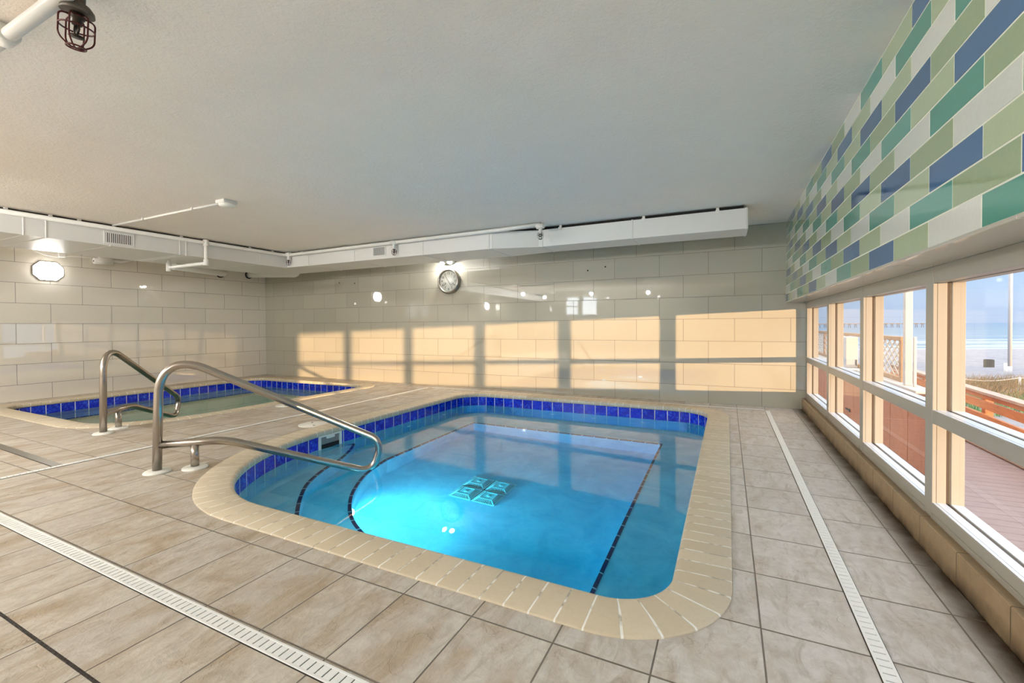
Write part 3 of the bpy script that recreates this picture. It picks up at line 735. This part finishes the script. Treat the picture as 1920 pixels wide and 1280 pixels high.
# smoke detector and its conduit
t = empty('smoke_detector', (-4.62, 2.81, ZC), 'white smoke detector box with round cover on the ceiling', 'smoke detector')
mb(M_pvc).cbox(-4.70, 2.745, ZC-.035, -4.56, 2.885, ZC, .004).build('back_box', t)
mb(M_plastic).lathe([(.075, -.034), (.075, -.045), (.066, -.06), (.03, -.068), (0, -.069)], 30, Matrix.Translation((-4.62, 2.815, ZC))).build('cover', t)
for dx, dy in ((.05, .045), (-.05, -.045)): mb(M_dark).lathe([(.007, -.0345), (.007, -.038), (0, -.038)], 10, Matrix.Translation((-4.63+dx, 2.815+dy, ZC))).build('screw', t)
t = empty('conduit', (-5.8, 2.81, ZC), 'thin white conduit on the ceiling running to the smoke detector', 'conduit')
mb(M_pvc).tube([(-6.93, 2.81, ZC-.014), (-4.69, 2.81, ZC-.014)], .012, 12).build('tube', t)
for x in (-6.2, -5.2): mb(M_pvc).cbox(x-.012, 2.785, ZC-.03, x+.012, 2.835, ZC, .002).build('strap', t)

# ------------------------------------------------------------------ lamps and wall items
def point(loc, energy, r=.08, col=(1, .96, .9), name='lamp_light', spot=None, aim=None):
    l = bpy.data.lights.new(name, 'SPOT' if spot else 'POINT'); l.energy = energy*LAMP; l.color = col; l.shadow_soft_size = r
    o = bpy.data.objects.new(name, l); COL.objects.link(o); o.location = loc
    if spot: l.spot_size = math.radians(spot); l.spot_blend = .6; o.rotation_euler = Vector(aim).to_track_quat('-Z', 'Y').to_euler()
    return o
def oct_lamp(loc, nrm, label, energy):
    nrm = Vector(nrm); z = Vector((0, 0, 1)); x = z.cross(nrm); Mx = Matrix((x, z, nrm)).transposed().to_4x4(); Mx.translation = Vector(loc)
    t = empty('wall_lamp', loc, label, 'wall lamp', 'octagonal wall lamps')
    def octa(hw, hh, d):
        r = []
        for a, b in ((-1, -.42), (-.55, -1), (.55, -1), (1, -.42), (1, .42), (.55, 1), (-.55, 1), (-1, .42)): r.append(Mx @ Vector((a*hw, b*hh, d)))
        return r
    def loft(m, rings, capend=True):
        b = len(m.v)
        for R_ in rings: m.v += R_
        for i in range(len(rings)-1):
            for k in range(8): l = (k+1) % 8; m.face([b+8*i+k, b+8*i+l, b+8*i+8+l, b+8*i+8+k])
        if capend: m.face([b+8*(len(rings)-1)+k for k in range(8)])
        m.face([b+k for k in range(7, -1, -1)])
    m = mb(M_silver); loft(m, [octa(.180, .150, 0), octa(.180, .150, .02), octa(.172, .142, .03)]); m.build('base_frame', t)
    m = mb(emit('lamp_glass_%d' % energy, (1, .97, .93, 1), energy)); loft(m, [octa(.170, .140, .03), octa(.165, .136, .05), octa(.07, .05, .10)]); m.build('faceted_glass', t)
    A, B = octa(.166, .137, .051), octa(.07, .05, .102)
    for k in range(8): mb(M_silver).tube([A[k], B[k]], .004, 6).build('glass_rib', t)
    return t
oct_lamp((XL, 3.02, 1.965), (1, 0, 0), 'lit octagonal glass lamp on the left wall below the duct', 18)
oct_lamp((XL, -3.7, 1.965), (1, 0, 0), 'unseen octagonal glass lamp added on the left wall nearer the rear', 120)  # unseen lamp added at a back wall glint, made strong to light the room
# unseen globe pendants added behind the camera to fill the room with light
M_globe = emit('fill_globe_lit', (1, .985, .97, 1), 1350*LAMP)
for k, (x, y) in enumerate(((-2.55, -2.86), (-6.3, -.6), (-4.6, -2.9), (-6.3, -2.6))):
    t = empty('fill_globe', (x, y, ZC), ['unseen fill globe added in the middle of the rear of the room', 'unseen fill globe added beside the left duct near the middle of the room', 'unseen fill globe added in the left half of the rear of the room', 'unseen fill globe added beside the left duct close to the rear wall', 'unseen fill globe added just behind the camera'][k], 'fill lamp', 'unseen fill globes in the rear of the room')
    mb(M_silver).lathe([(.06, 0), (.06, -.02), (.014, -.03), (.014, -.12), (.036, -.125), (.036, -.14)], 20, Matrix.Translation((x, y, ZC))).build('stem', t)
    mb(M_globe).lathe([(.03, -.14)]+[(.058*math.sin(a*math.pi/12), -.19+.058*math.cos(a*math.pi/12)) for a in range(2, 12)]+[(0, -.248)], 24, Matrix.Translation((x, y, ZC))).build('globe', t)
# emergency light with two lit heads above the clock
t = empty('emergency_light', (-4.47, YB, 2.23), 'emergency light with two lit round heads above the clock', 'light')
m = mb(M_plastic).cbox(-4.60, YB-.05, 2.185, -4.34, YB, 2.29, .01); m.build('housing', t)
for x in (-4.56, -4.40):
    Mh = Vector((.15 if x > -4.45 else -.2, -.5, -.7)).to_track_quat('Z', 'Y').to_matrix().to_4x4(); Mh.translation = Vector((x, YB-.08, 2.20))
    h_ = mb(M_plastic).lathe([(.02, -.05), (.045, -.03), (.05, .0), (.046, .0)], 22, Mh).build('lamp_head', t)
    k = mb(M_bulb).lathe([(.045, -.002), (.03, .008), (0, .012)], 22, Mh).build('lens'); k.parent = h_
# clock
CX, CZ, CY = -4.452, 1.872, YB
t = empty('wall_clock', (CX, CY, CZ), 'round silver rimmed wall clock with white dial on the back wall', 'clock')
Mc = Matrix.Translation((CX, CY, CZ)) @ Matrix.Rotation(math.pi/2, 4, 'X')
mb(M_silver).lathe([(.222, 0), (.228, .02), (.226, .05), (.214, .07), (.196, .076), (.186, .068), (.182, .052), (.18, .045)], 56, Mc, cap=False).build('rim', t)
M_dial = simple('ivory_dial', srgb(238, 238, 228), .5, var=.01, bump=.0)
dial = mb(M_dial).lathe([(.184, .03), (.184, .046), (0, .0465)], 48, Mc).build('dial', t)
for k in range(12):
    a = k*math.pi/6; mb(M_dark).lathe([(.004, .0462), (.004, .0475), (0, .0475)], 8, Mc @ Matrix.Translation((.168*math.sin(a), .168*math.cos(a), 0))).build('hour_dot', t)
def sub(cx, cy, r, ang):
    m = mb(M_dark)
    m.tube([Mc @ Vector((cx+r*math.cos(a*math.pi/12), cy+r*math.sin(a*math.pi/12), .0475)) for a in range(24)], .0011, 5, closed=True)
    m.tube([Mc @ Vector((cx-.02*math.cos(ang), cy-.02*math.sin(ang), .048)), Mc @ Vector((cx+.028*math.cos(ang), cy+.028*math.sin(ang), .048))], .004, 6); m.build('small_gauge', t)
sub(-.075, -.055, .034, 1.0); sub(.078, -.055, .034, .6)
for k in range(1, 13):
    cu = bpy.data.curves.new('n', 'FONT'); cu.body = str(k); cu.size = .056; cu.align_x = 'CENTER'; cu.align_y = 'CENTER'; cu.extrude = .0006
    ob = bpy.data.objects.new('n', cu); COL.objects.link(ob); me = bpy.data.meshes.new_from_object(ob)
    a = k*math.pi/6; me.transform(Mc @ Matrix.Translation((.138*math.sin(a), .138*math.cos(a), .0472)))
    bpy.data.objects.remove(ob); bpy.data.curves.remove(cu)
    me.materials.clear(); me.materials.append(M_dark)
    o = bpy.data.objects.new('numeral', me); COL.objects.link(o); o.parent = t; o.location = -t.location
for nm, ang, ln, w in (('hour_hand', 147, .085, .007), ('minute_hand', -36, .125, .0055)):
    a = math.radians(ang); u = Vector((math.sin(a), math.cos(a), 0))
    mb(M_dark).bar(Mc @ (-u*.02+Vector((0, 0, .051))), Mc @ (u*ln+Vector((0, 0, .051))), w, .0015, up=Vector((0, 1, 0))).build(nm, t)
# sensor and cable junk under the left duct
t = empty('flood_light', (XL, 3.66, 2.2), 'white twin flood light fitting on the left wall under the duct', 'light')
m = mb(M_pvc).tube([(XL+.05, 3.56, 2.19), (XL+.05, 3.80, 2.21)], .055, 18, rads=[.05, .06]); m.tube([(XL+.03, 3.8, 2.22), (XL+.06, 3.92, 2.215), (XL+.05, 4.0, 2.24), (XL+.03, 4.07, 2.27)], .022, 10)
m.cbox(XL, 3.62, 2.22, XL+.07, 3.76, 2.30, .008); m.build('housing', t)
mb(M_dark).lathe([(.012, 0), (.012, .004), (0, .004)], 12, Matrix.Translation((XL+.05, 3.559, 2.19)) @ Matrix.Rotation(math.pi/2, 4, 'X')).build('lens', t)
t = empty('cable', (XL+.05, 3.2, 2.25), 'thin white cable sagging along the left wall under the duct', 'cable')
mb(M_pvc).tube(smooth_poly([(XL+.02, 2.85, 2.27), (XL+.03, 2.98, 2.215), (XL+.03, 3.14, 2.195), (XL+.03, 3.3, 2.23), (XL+.03, 3.55, 2.235)], 6), .006, 8).build('cord', t)
mb(M_pvc).cbox(XL, 3.13, 2.2, XL+.05, 3.22, 2.27, .008).build('clip', t)
for (y, z, x1, y1, z1), lb in (((5.62, 2.19, -8.0, 4.0, 2.07), 'thick white pipe leaving the left wall through a dark hole'), ((6.23, 2.225, -7.75, 6.10, 2.13), 'thick white pipe at the back corner beneath the duct')):
    t = empty('waste_pipe', (XL+.001, y, z), lb, 'pipe', 'white pipes through the left wall')
    mb(M_pvc).tube(fillet([(XL+.008, y, z), (XL+.12, y, z), (x1, y1, z1)]+([(x1, y1, ZC-.01)] if y > 6 else []), [.02]+([.12] if y > 6 else [])), .062, 20).build('pipe_run', t)
    mb(M_dark).lathe([(.085, 0), (.085, .004), (.06, .005)], 24, Matrix.Translation((XL+.001, y, z)) @ Matrix.Rotation(math.pi/2, 4, 'Y')).build('wall_hole', t)
m = mb(M_dark)
for x, z in ((-1.927, 1.914), (-1.655, 1.954), (-7.166, 1.976), (-6.739, 1.945)):
    o = mb(M_dark).lathe([(.012, 0), (.012, .002), (0, .002)], 12, Matrix.Translation((x, YB, z)) @ Matrix.Rotation(math.pi/2, 4, 'X')).build('screw_hole')
    lb = {-1.927: 'left screw hole of the pair right of the clock', -1.655: 'right screw hole of the pair right of the clock', -7.166: 'left screw hole of the pair near the back corner', -6.739: 'right screw hole of the pair near the back corner'}[x]
    tag(o, lb, 'screw hole', 'screw holes in the back wall')

# rear wall: two high daylit windows, seen only in reflections
M_day = emit('daylit_rear_pane', (.8, .9, 1, 1), 2.4)
for k, (x0, x1, bars) in enumerate(((-5.95, -5.5, 1), (-5.28, -4.73, 0))):
    d = empty('window_%d' % (k+7), ((x0+x1)/2, YR, 1.5), kind='structure')
    f = mb(M_white)
    for a in ((x0-.06, 1.44, x1+.06, 1.5), (x0-.06, 2.13, x1+.06, 2.19), (x0-.06, 1.5, x0, 2.13), (x1, 1.5, x1+.06, 2.13)): f.cbox(a[0], YR+.001, a[1], a[2], YR+.05, a[3], .003)
    if bars: f.cbox(x0, YR+.001, 1.79, x1, YR+.05, 1.84, .003)
    f.build('window_frame', d); mb(M_day).box(x0, YR+.012, 1.5, x1, YR+.02, 2.13).build('window_pane', d)

# ------------------------------------------------------------------ outside
def fwd(f, r, z=0): return (FW.x*f+RT.x*r, FW.y*f+RT.y*r, z)
def exterior_mats():
    t = NT('white_sand'); p, q = t.pos(); n = t.mr(t.noise(p, 1.1, 8, .75), .35, .65); n2 = t.noise(p, .35, 4)
    c = t.mix(n, srgb(150, 147, 155), srgb(184, 181, 188)); c = t.mix(t.mr(n2, .5, .7, 0, .25), c, srgb(138, 134, 146))
    sand = t.bsdf(c, .9, 0, t.bump(n, .9, .25))
    t = NT('sea_water'); p, q = t.pos()
    F2 = t.n('ShaderNodeVectorMath', operation='DOT_PRODUCT'); t.put(F2.inputs[0], p); F2.inputs[1].default_value = tuple(FW.xy.normalized())+(0,)
    R2 = t.n('ShaderNodeVectorMath', operation='DOT_PRODUCT'); t.put(R2.inputs[0], p); R2.inputs[1].default_value = (FW.y, -FW.x, 0)
    f, r = F2.outputs['Value'], R2.outputs['Value']
    far = t.mr(f, 95, 600, 0, 1); c = t.mix(far, srgb(80, 106, 124), srgb(54, 88, 118)); c = t.mix(t.mr(f, 600, 2500), c, srgb(44, 80, 116))
    fv = t.comb(t.math('MULTIPLY', f, .05), t.math('MULTIPLY', r, .006), 0.0); wv = t.noise(fv, 1.9, 4, .6, .4)
    foam = t.math('MULTIPLY', t.mr(wv, .54, .60), t.mr(f, 260, 120, 0, 1))
    edge = t.mr(f, 104, 98, 0, .8)
    c = t.mix(t.math('MULTIPLY', t.mr(wv, .47, .40), .5), c, srgb(38, 78, 96)); c = t.mix(t.math('MAXIMUM', foam, edge), c, srgb(160, 166, 176))
    h = t.noise(t.comb(t.math('MULTIPLY', f, .35), t.math('MULTIPLY', r, .07), 0.0), 1, 4)
    sea = t.bsdf(c, .35, 0, t.bump(h, .6, .6), spec=.4)
    t = NT('dune_grass_blade'); p, q = t.pos(); n = t.noise(p, 1.3, 3); n2 = t.white(p)
    c = t.mix(t.mr(n, .4, .62), srgb(142, 104, 70), srgb(108, 96, 60)); c = t.mix(t.math('MULTIPLY', n2, .4), c, srgb(176, 146, 104)); grass = t.bsdf(c, .8)
    t = NT('green_shrub_leaf'); p, q = t.pos(); n = t.noise(p, 4, 3)
    green = t.bsdf(t.mix(n, srgb(62, 104, 62), srgb(120, 148, 96)), .7)
    return sand, sea, grass, green
M_sand, M_sea, M_grass, M_green = exterior_mats()
def zterr(f):
    P = [(0, -1.6), (9, -1.5), (13, -1.35), (17, -1.5), (22, -1.85), (26, -2.09), (50, -4.0), (96, -4.72), (130, -6)]
    for (a, b), (c, d) in zip(P, P[1:]):
        if f <= c: return b+(d-b)*max(0, f-a)/(c-a)
    return -6
m = mb(M_sand); fs = [1.4, 4, 7, 9, 11, 13, 15, 17, 19.5, 22, 26, 32, 40, 50, 60, 72, 84, 96, 108, 130]; rs = [-60, -20, -8, 0, 4, 7, 10, 13, 16, 20, 25, 30, 40, 60, 90, 140, 220]
b = len(m.v)
for f in fs:
    for r in rs:
        x, y, _ = fwd(f, r); m.v.append(Vector((max(x, 1.12), y, zterr(f)+(.08*math.sin(r*1.7+f)+.05*math.sin(f*2.1) if 8 < f < 40 else 0))))
for i in range(len(fs)-1):
    for j in range(len(rs)-1):
        q = [b+i*len(rs)+j, b+i*len(rs)+j+1, b+(i+1)*len(rs)+j+1, b+(i+1)*len(rs)+j]
        if min(m.v[k].x for k in q) <= 1.121 and max(m.v[k].x for k in q) <= 1.121: continue
        m.face(q, smooth=True)
o = m.build('beach', fix=False); tag(o, kind='structure')
m = mb(M_sea); m.quad(fwd(97, -250, -4.75), fwd(97, 900, -4.75), fwd(5500, 6500, -4.75), fwd(5500, -4000, -4.75))
tag(m.build('sea'), kind='structure')
# deck outside the windows
m = mb(M_deck); y = -2.5
while y < 13.5:
    m.cbox(1.06, y, -.59, 3.08, y+.136, -.55, .004); y += .142
tag(m.build('deck'), kind='structure')
m = mb(M_railcap); m.cbox(2.93, 2.5, -.55, 3.07, 13, -.43, .02); tag(m.build('kerb_beam'), 'weathered timber kerb beam along the edge of the outside deck', 'timber beam')
# timber railing beside the deck
t = empty('deck_railing', (3.2, 7, -.55), 'orange brown timber railing along the deck outside the nearest window', 'railing')
def railx(y): return 3.13+(y-7.3)*.05
ya, yb = 3.2, 13.0
m = mb(M_railcap); m.bar((railx(ya), ya, .125), (railx(yb), yb, .125), .14, .035); m.build('top_cap', t)
for za, zb_ in ((.035, .105), (-.105, .005), (-.40, -.18)):
    m = mb(M_rail); m.bar((railx(ya)+.0, ya, (za+zb_)/2), (railx(yb)+.0, yb, (za+zb_)/2), .036, zb_-za); m.build('rail_board', t)
y = 3.4
while y < 13:
    m = mb(M_rail); m.cbox(railx(y)+.02, y-.045, -1.6, railx(y)+.11, y+.045, .105, .004); m.build('post', t); y += 1.25
# lattice screen with plywood base and posts
t = empty('lattice_screen', (1.9, 8.5, -.55), 'timber screen of pale lattice over red brown plywood beyond the windows', 'screen')
Y0, Y1 = 6.86, 13.2
m = mb(M_ply); y = 6.06
while y < Y1: m.cbox(1.9, y+.009, -1.0, 1.93, min(y+.62, Y1)-.009, .335, .002); y += .62
m.mat(M_dark).box(1.918, 6.08, -1.0, 1.925, Y1, .33); m.build('plywood_base', t)
m = mb(M_extw); m.cbox(1.78, 6.04, .335, 1.97, 8.4, .365, .004); m.cbox(1.70, 8.4, .335, 1.97, Y1, .365, .004); m.build('white_ledge', t)
m = mb(M_brownf); m.cbox(1.885, Y0, .365, 1.925, Y1, .42, .004); m.cbox(1.88, Y0, .865, 1.93, Y1, .915, .004)
for y in (Y0, 8.12, 9.62, 11.6, Y1-.06): m.cbox(1.885, y, .42, 1.925, y+.075, .865, .004)
m.build('wood_frame', t)
for pa, pb in ((Y0+.075, 8.12), (9.7, 11.6), (11.68, Y1-.06)):
    m = mb(M_lat); hgt = .445; sp_ = .19
    k = -6
    while pa+k*sp_ < pb:
        for sgn, xx in ((1, 1.899), (-1, 1.907)):
            ya_, yb_ = pa+k*sp_, pa+k*sp_+hgt*1.8
            za_, zb_ = (.42, .865) if sgn > 0 else (.865, .42)
            # clip to the panel
            t0 = max(0, (pa-ya_)/(yb_-ya_)); t1 = min(1, (pb-ya_)/(yb_-ya_))
            if t1-t0 > .02: m.bar((xx, ya_+(yb_-ya_)*t0, za_+(zb_-za_)*t0), (xx, ya_+(yb_-ya_)*t1, za_+(zb_-za_)*t1), .008, .019, up=Vector((1, 0, 0)).cross(Vector((0, yb_-ya_, zb_-za_))).normalized(), c=.001)
        k += 1
    m.build('lattice_panel', t)
m = mb(M_dark).bar((1.893, 9.4, -.42), (1.893, 9.66, -.43), .012, .03); m.lathe([(.03, 0), (.03, .008), (0, .01)], 14, Matrix.Translation((1.893, 9.38, -.42)) @ Matrix.Rotation(-math.pi/2, 4, 'Y')); m.build('hinge', t)
t = empty('electric_cabinet', (1.8, 9.0, .37), 'white metal cabinet standing on the ledge of the lattice screen', 'cabinet')
mb(M_extw).cbox(1.72, 8.78, .366, 1.878, 9.25, .86, .006).build('cabinet_body', t)
mb(M_silver).cbox(1.845, 8.77, .40, 1.865, 8.78, .50, .002).build('latch', t)
o = mb(M_extw).cbox(1.83, 6.53, .366, 1.90, 6.60, 2.6, .005).build('porch_post'); tag(o, 'thick white square post rising beside the lattice screen outside the windows', 'post')
o = mb(M_extw).cbox(1.875, 6.41, .366, 1.90, 6.44, .925, .003).build('short_post'); tag(o, 'short white post beside the thick white square post', 'post')
# beach pole, marker post, barrel, rope fence, pier
def ground(x, y): return zterr(FW.xy.dot(Vector((x, y))))
t = empty('flag_pole', (14.92, 36.15, -2.09), 'tall white pole standing on the beach beyond the dune', 'pole')
mb(M_extw).tube([(14.92, 36.15, -2.3), (14.92, 36.15, 9.0)], .09, 20, rads=[.095, .085]).build('shaft', t)
m = mb(M_extw).tube([(14.92, 36.15, -2.3), (14.92, 36.15, -1.5)], .10, 20); m.build('base_sleeve', t)
o = mb(M_extw).tube([(14.35, 35.2, -2.4), (14.35, 35.2, -1.25)], .075, 16).build('marker_post'); tag(o, 'short thick white post at the foot of the tall pole', 'post')
t = empty('waste_barrel', (26.57, 68.5, -3.97), 'slatted round waste barrel standing alone on the sand', 'barrel')
m = mb(simple('weathered_grey_slat', srgb(112, 102, 88), .7))
for k in range(26):
    a = k/26*2*math.pi; c = Vector((26.57+.42*math.cos(a), 68.5+.42*math.sin(a), 0)); m.bar(c+Vector((0, 0, -4.05)), c+Vector((0, 0, -3.12)), .07, .03, up=Vector((math.cos(a), math.sin(a), 0)))
m.build('slats', t); mb(M_dark).lathe([(.39, -4.02), (.39, -3.14), (.37, -3.1), (0, -3.1)], 24, Matrix.Translation((26.57, 68.5, 0))).build('liner', t)
rp_ = []
for k in range(6):
    f = 16.4; r = -1.0+k*2.45+13.2
    x, y, _ = fwd(f+.2*k, r); z = zterr(f); rp_.append(Vector((x, y, z)))
for k, q in enumerate(rp_):
    o = mb(M_extw).tube([q-Vector((0, 0, .3)), q+Vector((0, 0, .44))], .035, 10).build('rope_post')
    tag(o, ['leftmost', 'second from left', 'third from left', 'fourth from left', 'fifth from left', 'rightmost'][k]+' pale post of the rope fence in the dune grass', 'post', 'rope fence posts')
m = mb(M_lat)
for a, b in zip(rp_, rp_[1:]):
    m.tube([a.lerp(b, k/8)+Vector((0, 0, .42-.10*math.sin(math.pi*k/8))) for k in range(9)], .014, 6)
tag(m.build('rope'), 'pale rope strung between the posts in the dune grass', 'rope')
# pier far out on the water
t = empty('pier', (180, 740, -4.7), 'long pier on piles far out on the horizon', 'pier')
A, B_ = Vector((95, 700, .5)), Vector((253, 775, .35)); dd = (B_-A); m = mb(M_bronze); m.bar(A, B_, 6, .6); 
for k in range(40): q = A+dd*k/40; m.bar(q+Vector((0, 0, .9)), q+dd/40+Vector((0, 0, .9)), .3, .2) if False else None
m.build('pier_deck', t)
k = 0; L = dd.length; dn = dd.normalized()
while k*8 < L:
    q = A+dn*k*8; m = mb(M_bronze)
    for s in (-1.4, 1.4): m.bar(q+dn*s*.5+Vector((0, 0, -.4)), q+dn*s+Vector((0, 0, -5.5)), .4, .4, up=Vector((0, 1, 0)))
    m.bar(q-dn*2.0+Vector((0, 0, -.7)), q+dn*2.0+Vector((0, 0, -.7)), 1, .6); m.build('pile_bent', t); k += 1
# dune grass and shrubs: nobody could count the blades
def blades(name, mat, n, fr, rr, h, w, lean, label, cat):
    m = MB().mat(mat)
    for _ in range(n):
        f = random.uniform(*fr); r = random.uniform(*rr); x, y, _z = fwd(f, r); z = zterr(f)
        if x < 3.5: continue
        hh = h*random.uniform(.5, 1.15); a = random.uniform(0, 6.28); u = Vector((math.cos(a), math.sin(a), 0)); ln = Vector((random.gauss(.25, .3), random.gauss(.1, .3), 0))*lean*hh
        q = Vector((x, y, z-.02)); c = q+Vector((0, 0, hh*.55))+ln*.35; e_ = q+Vector((0, 0, hh))+ln
        b = len(m.v); m.v += [q-u*w, q+u*w, c+u*w*.8, c-u*w*.8, e_]; m.face([b, b+1, b+2, b+3]); m.face([b+3, b+2, b+4])
    o = m.build(name, fix=False); return tag(o, label, cat, kind='stuff')
blades('dune_grass', M_grass, 9000, (12.5, 21), (9.5, 24), .48, .009, 1.0, 'dry brown dune grass in front of the beach', 'grass')
blades('dune_shrub', M_green, 7000, (11.5, 14.8), (10.5, 21), .26, .016, .6, 'low green shrubs in front of the dune grass', 'shrubs')
for o in list(COL.objects):
    if o.type == 'EMPTY' and o.parent is None and not any(c.parent is o for c in COL.objects): print('EMPTY', o.name)
